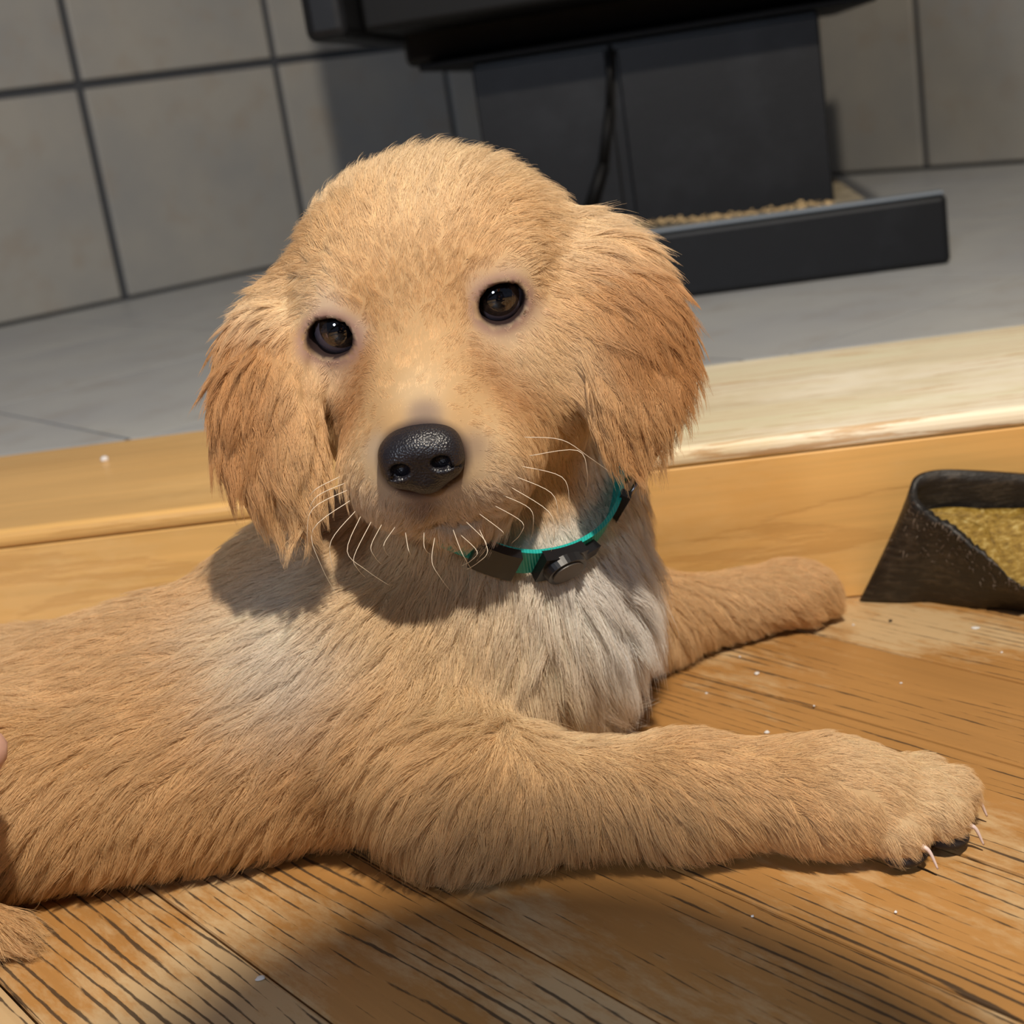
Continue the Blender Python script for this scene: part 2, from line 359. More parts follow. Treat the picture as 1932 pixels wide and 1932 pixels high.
def surface_nets(lo, hi, h, f):
    n = np.ceil((hi - lo) / h).astype(int) + 1
    cs = 4; nc = n // cs + 2
    gc = np.stack(np.meshgrid(*[lo[i] + np.arange(nc[i]) * h * cs for i in range(3)], indexing='ij'), -1).reshape(-1, 3)
    dc = f(gc).reshape(nc)
    def up(a): return np.repeat(np.repeat(np.repeat(a, cs, 0), cs, 1), cs, 2)[:n[0], :n[1], :n[2]]
    # blocks whose any corner is near the surface
    m = np.abs(dc); mm = m[:-1, :-1, :-1].copy()
    for i in (0, 1):
        for j in (0, 1):
            for k in (0, 1): mm = np.minimum(mm, m[i:nc[0] - 1 + i, j:nc[1] - 1 + j, k:nc[2] - 1 + k])
    near = np.zeros(nc, bool); near[:-1, :-1, :-1] = mm < h * cs * 1.3
    V = up(np.sign(dc)).astype(np.float32) * .01
    msk = up(near); ii = np.argwhere(msk)
    V[msk] = np.concatenate([f(lo + c * h) for c in np.array_split(ii, max(1, len(ii) // 200000))])
    I = V < 0
    s = tuple(x - 1 for x in n); cnt = np.zeros(s, np.uint8)
    sl = lambda i, j, k: (slice(i, s[0] + i), slice(j, s[1] + j), slice(k, s[2] + k))
    for i in (0, 1):
        for j in (0, 1):
            for k in (0, 1): cnt += I[sl(i, j, k)]
    act = (cnt > 0) & (cnt < 8); cells = np.argwhere(act); idx = np.full(s, -1, np.int32); idx[act] = np.arange(len(cells))
    acc = np.zeros((len(cells), 3)); num = np.zeros(len(cells))
    cor = [(i, j, k) for i in (0, 1) for j in (0, 1) for k in (0, 1)]
    for a in cor:
        for b in cor:
            if sum(b) - sum(a) == 1 and all(y >= x for x, y in zip(a, b)):
                va = V[tuple((cells + a).T)]; vb = V[tuple((cells + b).T)]; x = (va < 0) != (vb < 0)
                t = np.where(x, va / np.where(x, va - vb, 1), 0)[:, None]
                acc += np.where(x[:, None], np.array(a) + t * (np.array(b) - np.array(a)), 0); num += x
    vert = lo + (cells + acc / num[:, None]) * h
    quads = []
    for ax in range(3):
        A = [slice(1, s[i]) for i in range(3)]; B = list(A); A[ax] = slice(0, s[ax]); B[ax] = slice(1, s[ax] + 1)
        x = I[tuple(A)] != I[tuple(B)]; e = np.argwhere(x); off = np.ones(3, int); off[ax] = 0; e = e + off
        fl = I[tuple(e.T)]
        u, v = (ax + 1) % 3, (ax + 2) % 3
        du = np.zeros(3, int); du[u] = 1; dv = np.zeros(3, int); dv[v] = 1
        q = np.stack([idx[tuple((e - du - dv).T)], idx[tuple((e - dv).T)], idx[tuple(e.T)], idx[tuple((e - du).T)]], 1)
        q = np.where(fl[:, None], q, q[:, ::-1]); quads.append(q)
    q = np.concatenate(quads); q = q[(q >= 0).all(1)]
    for _ in range(2):
        d = f(vert); g = np.stack([f(vert + np.eye(3)[i] * 2e-4) - f(vert - np.eye(3)[i] * 2e-4) for i in range(3)], 1) / 4e-4
        gl = np.maximum((g * g).sum(1), .25); vert = vert - np.clip(d / gl, -h * .6, h * .6)[:, None] * g
    return vert, q
bv, bq = surface_nets(np.array([-.32, .365, -.004]), np.array([.16, .635, .235]), .0014, sdf)
bv[:, 2] = np.maximum(bv[:, 2], .0012)
body_me = bpy.data.meshes.new('body')
body_me.vertices.add(len(bv)); body_me.vertices.foreach_set('co', bv.ravel())
body_me.loops.add(bq.size); body_me.loops.foreach_set('vertex_index', bq.ravel().astype(np.int32))
body_me.polygons.add(len(bq)); body_me.polygons.foreach_set('loop_start', np.arange(0, bq.size, 4, dtype=np.int32))
body_me.polygons.foreach_set('loop_total', np.full(len(bq), 4, np.int32))
body_me.update(calc_edges=True); body_me.validate(); body_me.polygons.foreach_set('use_smooth', np.ones(len(body_me.polygons), bool))
puppy = link('puppy', None, label='golden fluffy puppy lying on the wooden floor looking at the camera', category='puppy')
body = link('body', body_me, puppy)
NC, NN = np.array([-.006, .4975, .1205]), nrm([.42, -.52, .75])       # centre and axis of the collar ring
# ---- colour and combing of the coat, sampled from control points laid over the body
bvh = BVHTree.FromPolygons([tuple(v) for v in bv], [tuple(int(i) for i in q) for q in bq])
COL = {k: np.array(srgb(*v)) for k, v in dict(gold=(227, 185, 133), gold2=(218, 171, 117), light=(236, 203, 158), cream=(241, 220, 190), white=(245, 238, 230),
       ear=(190, 137, 86), rust=(184, 130, 80), lip=(224, 200, 172), grey=(146, 124, 114), pale=(228, 200, 178), brow=(184, 134, 86)).items()}
CT = []
def ct(px, py, dx, dy, ln, c, sg=16, lift=26, clump=.5, wave=.06, depth=None, w=1.0):
    o = Vector(CAM); d = Vector(ray(px, py)); hit = bvh.ray_cast(o, d)
    p = np.array(hit[0]) if hit[0] is not None else P(px, py, depth or .5)
    f = imgdir(dx, dy); CT.append((p, sg * .001, nrm(f), ln, math.radians(lift), clump, wave, COL[c], w))
def cw(p, f, ln, c, sg=40, lift=25, clump=.5, wave=.06): CT.append((np.array(p), sg * .001, nrm(f), ln, math.radians(lift), clump, wave, COL[c], 1.0))
# crown and forehead
for a in ((800, 300, .1, -1, 10.5, 'light', 18, 52), (680, 330, -.4, -.9, 9.5, 'light', 16, 46), (930, 320, .5, -.85, 9.5, 'light', 16, 44), (800, 400, 0, -1, 7, 'light', 18, 30),
          (650, 430, -.5, -.8, 7, 'gold', 16, 28), (560, 480, -.9, -.3, 8, 'gold', 14, 28), (980, 400, .7, -.6, 7, 'gold', 16, 28), (1060, 400, .97, -.15, 13, 'light', 14, 34),
          (1080, 470, 1, .15, 9, 'light', 12, 24), (780, 480, 0, -1, 5.5, 'gold', 14, 24), (700, 500, -.3, -.9, 5.5, 'gold', 12, 24), (880, 460, .3, -.9, 5.5, 'gold2', 12, 24),
          (1010, 480, .95, -.1, 5.5, 'light', 10, 22), (950, 480, .6, -.6, 4.5, 'gold', 8, 20), (590, 555, -.9, .0, 5, 'light', 10, 22), (530, 570, -.95, .2, 7, 'light', 10, 26),
          (1050, 540, .9, .35, 6, 'gold', 10, 22), (1060, 620, .85, .5, 6, 'gold', 12, 22)): ct(*a)
# bridge, stop and muzzle
for a in ((780, 570, 0, -1, 3.5, 'gold', 10, 20), (700, 560, -.2, -1, 3.2, 'gold2', 8, 18), (860, 540, .2, -1, 3.2, 'gold2', 8, 18), (785, 650, 0, -1, 2.8, 'gold', 9, 18),
          (795, 730, .05, -1, 2.4, 'light', 8, 18), (720, 720, -.6, -.6, 2.6, 'gold', 8, 18), (870, 710, .6, -.6, 2.6, 'gold', 8, 18), (665, 700, -.6, .3, 3, 'rust', 8, 18),
          (650, 780, -.7, .5, 3, 'rust', 8, 18), (930, 690, .8, .1, 3, 'rust', 8, 18), (990, 760, .9, .3, 3.4, 'rust', 8, 18), (690, 800, -.7, .1, 2.4, 'gold', 7, 18),
          (900, 780, .8, -.1, 2.4, 'gold', 7, 18), (680, 880, -.7, .6, 2.8, 'light', 8, 20), (700, 960, -.5, .85, 3.4, 'lip', 8, 24), (930, 850, .9, .3, 2.8, 'light', 8, 20),
          (960, 930, .7, .7, 3.4, 'lip', 8, 24), (800, 770, 0, -1, 1.6, 'grey', 4, 18), (740, 780, -.6, -.6, 1.8, 'gold', 4, 18), (870, 760, .6, -.5, 2.0, 'gold', 4, 18), (705, 850, -1, .1, 1.8, 'lip', 4, 18), (900, 840, 1, .1, 1.8, 'grey', 4, 18),
          (800, 955, -.15, 1, 3, 'grey', 5, 24), (860, 955, .2, 1, 3, 'lip', 6, 24), (750, 980, -.3, .95, 4, 'lip', 7, 28), (900, 990, .3, .95, 4, 'lip', 7, 28),
          (850, 1030, 0, 1, 5, 'light', 8, 30), (780, 1010, -.2, 1, 4.5, 'light', 7, 30)): ct(*a, .4, .05)
# round the eyes and cheeks
for a in ((960, 525, .3, -.9, 2.0, 'pale', 5, 18), (905, 580, -.5, .6, 1.8, 'pale', 5, 18), (960, 612, .5, .7, 2.0, 'pale', 6, 18), (1005, 580, .9, .2, 2.4, 'pale', 5, 18), (905, 540, -.5, -.6, 1.8, 'pale', 4, 18),
          (620, 582, -.2, -.9, 2.0, 'pale', 5, 18), (665, 620, .6, .3, 1.8, 'pale', 4, 18), (625, 675, -.1, .9, 2.0, 'pale', 6, 18), (575, 640, -.9, .3, 2.4, 'brow', 4, 18), (990, 520, .8, -.4, 2.4, 'light', 5, 18),
          (960, 660, .5, .8, 3.4, 'light', 9, 20), (1030, 680, .85, .5, 4.5, 'light', 11, 22), (1060, 760, .8, .6, 5, 'gold', 11, 24), (1000, 820, .8, .6, 4, 'gold', 10, 22), (1090, 690, .8, .6, 6, 'light', 9, 24),
          (600, 720, -.35, .9, 3.6, 'light', 9, 20), (570, 790, -.3, .95, 4.5, 'gold', 10, 22), (560, 690, -.5, .85, 4.5, 'gold', 9, 22), (620, 840, -.3, .95, 4, 'gold', 9, 22), (1040, 900, .6, .8, 5, 'gold', 12, 24)): ct(*a, .4, .05)
# ears
for a in ((510, 580, -.5, .8, 9, 'light', 9), (470, 640, -.2, 1, 11, 'ear', 10), (450, 720, -.08, 1, 12, 'ear', 11), (520, 700, .05, 1, 9, 'ear', 10), (440, 800, .0, 1, 12, 'ear', 11),
          (510, 800, .12, 1, 11, 'ear', 11), (480, 880, .1, 1, 12, 'ear', 11), (550, 880, .25, 1, 11, 'gold', 11), (545, 950, .25, 1, 13, 'gold', 11), (440, 860, -.05, 1, 12, 'ear', 9),
          (1110, 430, .98, .1, 15, 'light', 11), (1160, 460, .85, .5, 12, 'gold', 11), (1150, 540, .7, .7, 11, 'ear', 11), (1210, 540, .7, .75, 12, 'ear', 11), (1180, 630, .5, .85, 11, 'ear', 11),
          (1250, 620, .6, .8, 12, 'ear', 11), (1150, 680, .3, .95, 10, 'ear', 10), (1210, 720, .35, .95, 11, 'ear', 11), (1270, 700, .5, .85, 12, 'ear', 10), (1140, 760, .3, .95, 11, 'gold', 10),
          (1190, 810, .3, .95, 12, 'ear', 11), (1220, 790, .35, .95, 11, 'gold', 10)): ct(*a, 14, .8, .12)
# neck, chest and trunk
for a in ((1150, 960, .4, .9, 9, 'cream', 16, 30), (1150, 1060, .6, .75, 16, 'white', 16, 42), (1060, 1100, .1, 1, 15, 'white', 16, 34), (950, 1120, -.2, 1, 15, 'cream', 16, 34), (1180, 1130, .8, .5, 20, 'white', 16, 50),
          (1120, 1200, .4, .9, 16, 'white', 16, 36), (1030, 1220, -.1, 1, 16, 'cream', 16, 36), (1170, 1250, .8, .6, 19, 'white', 16, 48), (1080, 1290, .6, .75, 14, 'light', 14, 34), (1160, 1320, .7, .6, 13, 'cream', 12, 32),
          (900, 1200, -.35, .95, 15, 'light', 18, 32), (750, 1130, -.4, .9, 13, 'light', 18, 28), (850, 1300, -.5, .85, 15, 'light', 18, 30), (950, 1350, -.45, .85, 15, 'light', 18, 30), (650, 1180, -.6, .75, 12, 'light', 18, 26),
          (700, 1350, -.65, .75, 14, 'gold', 20, 26), (780, 1450, -.6, .8, 14, 'gold', 20, 28), (880, 1500, -.5, .85, 14, 'gold', 18, 28), (750, 1580, -.45, .9, 13, 'gold', 18, 26), (880, 1620, -.35, .95, 12, 'gold', 16, 24),
          (980, 1560, -.15, 1, 11, 'gold', 16, 24), (560, 1260, -.75, .6, 12, 'white', 20, 24), (450, 1180, -.85, .4, 11, 'cream', 20, 22), (480, 1330, -.8, .55, 12, 'cream', 18, 24), (400, 1100, -.95, .2, 10, 'gold', 20, 20),
          (250, 1150, -.97, .2, 10, 'gold', 22, 20), (100, 1220, -.97, .2, 10, 'gold', 22, 20), (300, 1300, -.9, .35, 11, 'gold', 24, 22), (400, 1430, -.8, .55, 12, 'gold2', 24, 24), (550, 1450, -.7, .7, 12, 'gold2', 22, 24),
          (150, 1420, -.85, .5, 12, 'gold', 24, 24), (100, 1560, -.5, .85, 12, 'gold', 22, 26), (300, 1560, -.4, .9, 12, 'gold', 24, 26), (500, 1570, -.3, .95, 12, 'gold', 22, 26), (350, 1660, -.15, 1, 12, 'gold', 18, 24), (600, 1620, -.2, 1, 11, 'gold', 18, 24)): ct(*a, .55, .09)
# legs and paws
for a in ((1050, 1400, .6, .6, 9, 'light', 14, 22), (1150, 1400, .9, .25, 7, 'light', 14, 20), (1280, 1400, .97, .15, 6.5, 'gold', 14, 20), (1100, 1500, .3, .9, 9, 'gold', 14, 22), (1050, 1600, -.15, 1, 11, 'gold', 13, 24),
          (1250, 1490, .6, .7, 8, 'gold', 14, 22), (1200, 1590, .2, 1, 10, 'gold', 13, 24), (1380, 1470, .85, .4, 7, 'gold', 14, 20), (1380, 1570, .45, .9, 9, 'gold', 13, 24), (1500, 1450, .95, .2, 6, 'gold', 13, 20),
          (1500, 1570, .6, .8, 7, 'gold2', 12, 22), (1620, 1440, .97, .2, 4.5, 'light', 12, 22), (1640, 1520, .85, .5, 4, 'gold', 11, 22), (1620, 1600, .6, .8, 6, 'gold', 11, 24), (1740, 1480, .85, .5, 3.6, 'light', 11, 24),
          (1720, 1570, .7, .7, 3.6, 'light', 10, 26), (1800, 1530, .8, .6, 3.4, 'light', 9, 26), (1290, 1140, .6, .75, 9, 'gold', 16, 24), (1270, 1210, .3, .95, 11, 'light', 14, 26), (1380, 1120, .85, .45, 6, 'gold', 16, 22),
          (1400, 1190, .5, .85, 8, 'light', 14, 24), (1500, 1100, .9, .35, 5, 'gold', 14, 22), (1540, 1150, .8, .6, 5, 'gold', 12, 24)): ct(*a, .45, .06)
# the sides the picture does not show
cw((-.27, .52, .05), (-1, 0, -.3), 12, 'gold'); cw((-.10, .57, .05), (-.8, .1, -.6), 12, 'gold'); cw((-.2, .57, .04), (-.8, .1, -.6), 12, 'gold'); cw((-.03, .57, .1), (-.3, .3, -.9), 12, 'gold')
cw((-.29, .44, .03), (-.2, -.9, -.2), 14, 'light', 20); cw((-.225, .43, .016), (.7, -.5, -.2), 14, 'light', 14); cw((-.183, .422, .010), (.75, -.6, -.25), 14, 'gold', 12, 12)
cw(hp(0, -46, 5), (0, .3, -1), 9, 'gold', 22); cw(hp(-30, -35, 0), (-.4, .2, -1), 9, 'gold', 18); cw(hp(30, -35, 0), (.4, .2, -1), 9, 'gold', 18); cw((.0, .565, .13), (0, .3, -1), 11, 'gold', 25)
cw((.03, .58, .05), (.4, .4, -.8), 10, 'gold', 20)
cP = np.array([c[0] for c in CT]); cS = np.array([c[1] for c in CT]); cF = np.array([c[2] for c in CT])
cA = np.array([[c[3], c[4], c[5], c[6], *c[7]] for c in CT])
def coat(p):
    F, A = np.zeros((len(p), 3)), np.zeros((len(p), cA.shape[1]))
    for i in range(0, len(p), 40000):
        q = p[i:i + 40000]; D2 = ((q[:, None, :] - cP[None]) ** 2).sum(2)
        w = np.exp(-D2 / (cS ** 2)[None]) + 1e-7 / (1 + (D2 * 1e4) ** 2); w /= w.sum(1, keepdims=True)
        F[i:i + 40000] = w @ cF; A[i:i + 40000] = w @ cA
    return F, A
def eye_open(p):                                     # <1 inside a lid opening, grows outwards
    best = np.full(len(p), 99.0)
    for c, s in EYES:
        q = (p - c) @ HB.T; f = nrm([.20 * s, 1, .05]); u = np.cross(nrm([1, -.20 * s, .10 * s]), f); r_ = np.cross(f, u)
        o = np.sqrt((q @ r_ / .0074) ** 2 + (q @ u / .0063) ** 2); o[q @ f < -.002] = 99; best = np.minimum(best, o)
    return best
def nose_dist(p): q = (p - NOSE_C) @ HB.T * 1000; return np.sqrt((q[:, 0] / 12.6) ** 2 + (q[:, 1] / 12) ** 2 + ((q[:, 2] + 1) / 10.8) ** 2)
skF, skA = coat(bv); skc = skA[:, 4:7] * .62
eo = eye_open(bv); nd = nose_dist(bv)
t = np.clip((eo - 1.0) / .22, 0, 1)[:, None]; skc = np.array(srgb(42, 28, 26)) * (1 - t) + skc * t
t = np.clip((eo - 1.2) / .45, 0, 1)[:, None]; skc = np.where(eo[:, None] > 1.2, np.array(srgb(150, 118, 104)) * (1 - t) + skc * t, skc)
t = np.clip((nd - 1.0) / .25, 0, 1)[:, None]; skc = np.array(srgb(60, 46, 46)) * (1 - t) + skc * t
ca = body_me.color_attributes.new('coat', 'FLOAT_COLOR', 'POINT'); ca.data.foreach_set('color', np.c_[skc, np.ones(len(skc))].ravel().astype(np.float32))
m = N('puppy_skin'); a_ = m.add('ShaderNodeVertexColor', layer_name='coat'); body_me.materials.append(m.set(a_.outputs[0], .75, spec=.25))

# ---- fur strands
fv = np.concatenate([bq[:, [0, 1, 2]], bq[:, [0, 2, 3]]]); A0, A1, A2 = bv[fv[:, 0]], bv[fv[:, 1]], bv[fv[:, 2]]
cr = np.cross(A1 - A0, A2 - A0); ar = np.linalg.norm(cr, axis=1) / 2; fn = cr / (2 * ar[:, None] + 1e-15)
vn = np.zeros_like(bv)
for k in range(3): np.add.at(vn, fv[:, k], cr)
vn /= np.linalg.norm(vn, axis=1, keepdims=True) + 1e-15
cen = (A0 + A1 + A2) / 3; vd = CAM - cen; vd /= np.linalg.norm(vd, axis=1, keepdims=True)
face_len = np.mean(skA[fv][:, :, 0], axis=1)
dens = np.clip(5.2 - .26 * face_len, 1.9, 4.6) * 1e6 * FUR
dens *= np.where((fn * vd).sum(1) < -.15, .35, 1.0); dens[cen[:, 2] < .003] *= .05; dens[cen[:, 0] < -.24] *= .5
def scatter(n, wt):
    f = rng.choice(len(fv), n, p=wt / wt.sum()); u, v = rng.random(n), rng.random(n); s = u + v > 1; u[s] = 1 - u[s]; v[s] = 1 - v[s]
    w = np.c_[1 - u - v, u, v]
    p = (w[:, :, None] * np.stack([A0[f], A1[f], A2[f]], 1)).sum(1); n_ = (w[:, :, None] * vn[fv[f]]).sum(1)
    return p, n_ / np.linalg.norm(n_, axis=1, keepdims=True)
KP = 6; SS = np.linspace(0, 1, KP)
def strands(p, n, jit, seedlen):
    F, A = coat(p); n_h = len(p)
    eo = eye_open(p); nd = nose_dist(p)
    L = A[:, 0] * .001 * seedlen * (1 - .7 * np.exp(-(((p - NC) @ NN) / .007) ** 2) * (np.linalg.norm(p - NC, axis=1) < .062)) * np.clip((eo - 1.0) / .9, .3, 1) * np.clip((nd - .9) / .6, .3, 1)
    t = F - n * (F * n).sum(1, keepdims=True); t /= np.linalg.norm(t, axis=1, keepdims=True) + 1e-9
    b = np.cross(n, t); a = rng.normal(0, jit, n_h)[:, None]; t = t * np.cos(a) + b * np.sin(a); b = np.cross(n, t)
    lift = A[:, 1] * np.clip(rng.normal(1, .28, n_h), .2, 2)
    pos = np.zeros((n_h, KP, 3)); pos[:, 0] = p - n * .0003; ph = rng.random(n_h) * 6.28; fr = 5 + 4 * rng.random(n_h)
    for k in range(1, KP):
        s = SS[k]; l = (lift * (1.25 - 1.0 * s))[:, None]
        d = t * np.cos(l) + n * np.sin(l) + b * (A[:, 3] * 2.2 * np.sin(ph + fr * s))[:, None] + np.array([0, 0, -.22 * s])
        d /= np.linalg.norm(d, axis=1, keepdims=True); pos[:, k] = pos[:, k - 1] + d * (L / (KP - 1))[:, None]
    return pos, A, eo, nd
want = (dens * ar).sum(); NH = int(want); hpz, hn = scatter(NH, dens * ar)
keep = (eye_open(hpz) > 1.09) & (nose_dist(hpz) > .98); hpz, hn = hpz[keep], hn[keep]; NH = len(hpz)
gd = np.clip(.105 - .0045 * face_len, .022, .09) * 1e6; gp, gn = scatter(int((gd * ar).sum()), gd * ar)
gpos, gA, _, _ = strands(gp, gn, .18, np.clip(rng.normal(1.08, .2, len(gp)), .6, 1.6)); gtone = rng.normal(0, 1, len(gp))
kd = KDTree(len(gp))
for i, p in enumerate(gp): kd.insert(p, i)
kd.balance(); own = np.array([kd.find(p)[1] for p in hpz])
pos, A, eo, nd = strands(hpz, hn, .13, np.clip(rng.normal(.95, .2, NH), .4, 1.5))
cl = (A[:, 2])[:, None, None] * np.clip(rng.normal(1, .3, NH), .2, 1.3)[:, None, None]
off = (hpz - gp[own])[:, None, :]
glen = np.linalg.norm(gpos[own, -1] - gpos[own, 0], axis=1); olen = np.linalg.norm(pos[:, -1] - pos[:, 0], axis=1)
rel = (gpos[own] - gp[own][:, None, :]) * np.clip(olen / (glen + 1e-9), .3, 1.2)[:, None, None]
S3 = SS[None, :, None]
clumped = hpz[:, None, :] + rel - off * (.75 * S3 ** 1.3)
mixw = np.clip(cl * 1.25, 0, .92) * np.minimum(1, S3 * 2.5)
pos = pos * (1 - mixw) + clumped * mixw
pos[:, :, 2] = np.maximum(pos[:, :, 2], .0016 + .0012 * rng.random((NH, 1)))
hc = A[:, 4:7] * (1 + .10 * rng.normal(0, 1, (NH, 1)) + .05 * gtone[own][:, None])
hc = np.clip(hc * np.array([1, 1 + .03, 1 + .06]) ** rng.normal(0, 1, (NH, 1)), .01, .93)
rad0 = np.where(A[:, 0] < 6, .052, .066) * .001
fur = bpy.data.hair_curves.new('fur'); fur.add_curves([KP] * NH)
fur.attributes['position'].data.foreach_set('vector', pos.astype(np.float32).ravel())
ra = fur.attributes.get('radius') or fur.attributes.new('radius', 'FLOAT', 'POINT')
ra.data.foreach_set('value', (rad0[:, None] * (1 - .8 * SS[None, :] ** 1.5)).astype(np.float32).ravel())
fc = fur.attributes.new('hair_colour', 'FLOAT_COLOR', 'CURVE'); fc.data.foreach_set('color', np.c_[hc, np.ones(NH)].astype(np.float32).ravel())
m = N('puppy_fur'); hb = m.add('ShaderNodeBsdfHairPrincipled'); hb.parametrization = 'COLOR'
at = m.add('ShaderNodeAttribute', attribute_name='hair_colour'); m.l(at.outputs['Color'], hb.inputs['Color'])
hb.inputs['Roughness'].default_value = .45; hb.inputs['Radial Roughness'].default_value = .6
df = m.add('ShaderNodeBsdfDiffuse'); m.l(at.outputs['Color'], df.inputs['Color']); ms = m.add('ShaderNodeMixShader'); ms.inputs[0].default_value = .6
m.l(hb.outputs[0], ms.inputs[1]); m.l(df.outputs[0], ms.inputs[2]); m.l(ms.outputs[0], m.n['Material Output'].inputs['Surface'])
link('fur', fur, body, kind='stuff', mat=m.m)

# ---- eyes
def disc_cap(r, ang0, ang1, seg=40, rings=8):
    V, Fc = [], []
    for i in range(rings + 1):
        a = ang0 + (ang1 - ang0) * i / rings
        for j in range(seg): t_ = 2 * math.pi * j / seg; V.append((r * math.sin(a) * math.cos(t_), r * math.cos(a), r * math.sin(a) * math.sin(t_)))
    for i in range(rings):
        for j in range(seg): Fc.append((i * seg + j, i * seg + (j + 1) % seg, (i + 1) * seg + (j + 1) % seg, (i + 1) * seg + j))
    return V, Fc
m_white = N('eye_white').set(srgb(96, 88, 96), .08, coat=1.0)
mi = N('eye_iris'); v = mi.coord(); m_iris = mi.set(mi.ramp(mi.noise(mi.mapping(v, (900, 900, 900)), 1.0, 3), [(.3, srgb(24, 18, 16)), (.7, srgb(58, 44, 34))]), .06, coat=1.0)
m_pupil = plain('eye_pupil', srgb(8, 8, 12), .04, coat=1.0)
for c, s in EYES:
    gz_ = nrm(CAM + np.array([.02, 0, .03]) - c); xx = nrm(np.cross(gz_, [0, 0, 1])); zz = np.cross(xx, gz_)
    M = Matrix(((xx[0], gz_[0], zz[0], c[0]), (xx[1], gz_[1], zz[1], c[1]), (xx[2], gz_[2], zz[2], c[2]), (0, 0, 0, 1)))
    V, Fc = disc_cap(EYE_R, .004, math.pi - .01, 40, 30); e = link('eye', mesh_from(V, Fc, 'eye', True), puppy, mat=m_white, label='glossy dark eye'); e.matrix_world = M
    V, Fc = disc_cap(EYE_R + .00012, .40, .88); link('iris', mesh_from(V, Fc, 'iris', True), e, mat=m_iris)
    V, Fc = disc_cap(EYE_R + .00020, .0001, .52); link('pupil', mesh_from(V, Fc, 'pupil', True), e, mat=m_pupil)
# ---- nose leather
def nose_sdf(p):
    q = (p - NOSE_C) @ HB.T * 1000 / 1.06
    def E(c, r): z = (q - np.array(c)); k0 = np.linalg.norm(z / np.array(r), axis=1); k1 = np.linalg.norm(z / np.array(r) ** 2, axis=1) + 1e-9; return k0 * (k0 - 1) / k1
    def Cp(a, b, r): a, b = np.array(a), np.array(b); t = np.clip((q - a) @ (b - a) / ((b - a) @ (b - a)), 0, 1); return np.linalg.norm(q - a - t[:, None] * (b - a), axis=1) - r
    d = smin(E((0, -1, 3), (11.4, 8, 6.4)), E((0, -1, -5), (7.0, 7, 6.4)), 4.0)
    for s in (-1, 1): d = smin(d, E((6.6 * s, .8, -1), (5.6, 6.2, 6.6)), 3.0)
    for s in (-1, 1):
        d = -smin(-d, E((5.9 * s, 7.2, -.2), (2.9, 4.4, 2.3)), 1.2)
        d = -smin(-d, Cp((7.2 * s, 6.6, -1.4), (12.4 * s, 1.5, -4.0), .6), .9)
    d = -smin(-d, Cp((0, 6.6, -12), (0, 7.2, -3.0), .35), .8)
    return d * .001
nv, nq = surface_nets(NOSE_C - .017, NOSE_C + .017, .0005, nose_sdf)
nme = mesh_from(nv, [tuple(int(i) for i in q) for q in nq], 'nose', True)
mn = N('nose_leather'); v = mn.coord(); vo = mn.add('ShaderNodeTexVoronoi'); vo.inputs['Scale'].default_value = 1500; mn.l(v, vo.inputs['Vector'])
mn.bump(vo.outputs['Distance'], .5, .0004); mn.set(srgb(26, 24, 30), .38, spec=.6)
link('nose', nme, puppy, mat=mn.m, label='moist black nose')
# ---- whiskers
m_wh = plain('whisker_hair', srgb(236, 222, 200), .4)
def tube(name, pts, r0, r1, parent, mat, res=6):
    pts = [np.asarray(p, float) for p in pts]; n = len(pts); S = []
    for i in range(n - 1):
        a, b, c, d = pts[max(i - 1, 0)], pts[i], pts[i + 1], pts[min(i + 2, n - 1)]
        for k in range(5): t = k / 5; S.append(.5 * (2 * b + (c - a) * t + (2 * a - 5 * b + 4 * c - d) * t * t + (3 * b - a - 3 * c + d) * t ** 3))
    S.append(pts[-1]); V, Fc = [], []
    for i, p in enumerate(S):
        tg = nrm(S[min(i + 1, len(S) - 1)] - S[max(i - 1, 0)]); u = nrm(np.cross(tg, [.31, .22, .92])); w = np.cross(tg, u); r = r0 + (r1 - r0) * i / (len(S) - 1)
        for j in range(res): a = 2 * math.pi * j / res; V.append(p + r * (math.cos(a) * u + math.sin(a) * w))
    for i in range(len(S) - 1):
        for j in range(res): Fc.append((i * res + j, i * res + (j + 1) % res, (i + 1) * res + (j + 1) % res, (i + 1) * res + j))
    Fc.append(tuple(range(res - 1, -1, -1))); Fc.append(tuple(range((len(S) - 1) * res, len(S) * res)))
    return link(name, mesh_from(V, Fc, name, True), parent, mat=mat)
WH = [((650, 912), (600, 935), (575, 985)), ((655, 925), (590, 960), (585, 1060)), ((660, 945), (590, 1000), (640, 1130)), ((670, 965), (625, 1020), (640, 1110)), ((680, 975), (655, 1040), (735, 1105)),
      ((700, 985), (668, 1050), (690, 1090)), ((720, 990), (700, 1030), (720, 1065)), ((745, 995), (725, 1025), (735, 1050)), ((765, 1005), (770, 1035), (778, 1050)), ((800, 1005), (800, 1030), (812, 1045)),
      ((990, 825), (1060, 830), (1150, 890)), ((1000, 860), (1090, 850), (1105, 935)), ((985, 880), (1060, 900), (1070, 985)), ((975, 900), (1040, 930), (1050, 1005)), ((965, 920), (1035, 965), (1040, 1040)),
      ((950, 935), (1000, 960), (1000, 1020)), ((935, 955), (985, 985), (965, 1025)), ((905, 970), (945, 1000), (945, 1010)), ((880, 985), (915, 1020), (905, 1050)), ((855, 1000), (870, 1040), (890, 1075)),
      ((820, 1015), (815, 1060), (850, 1115)), ((905, 1000), (920, 1040), (880, 1075)), ((640, 900), (600, 920), (580, 940)), ((870, 1010), (900, 1040), (870, 1068))]
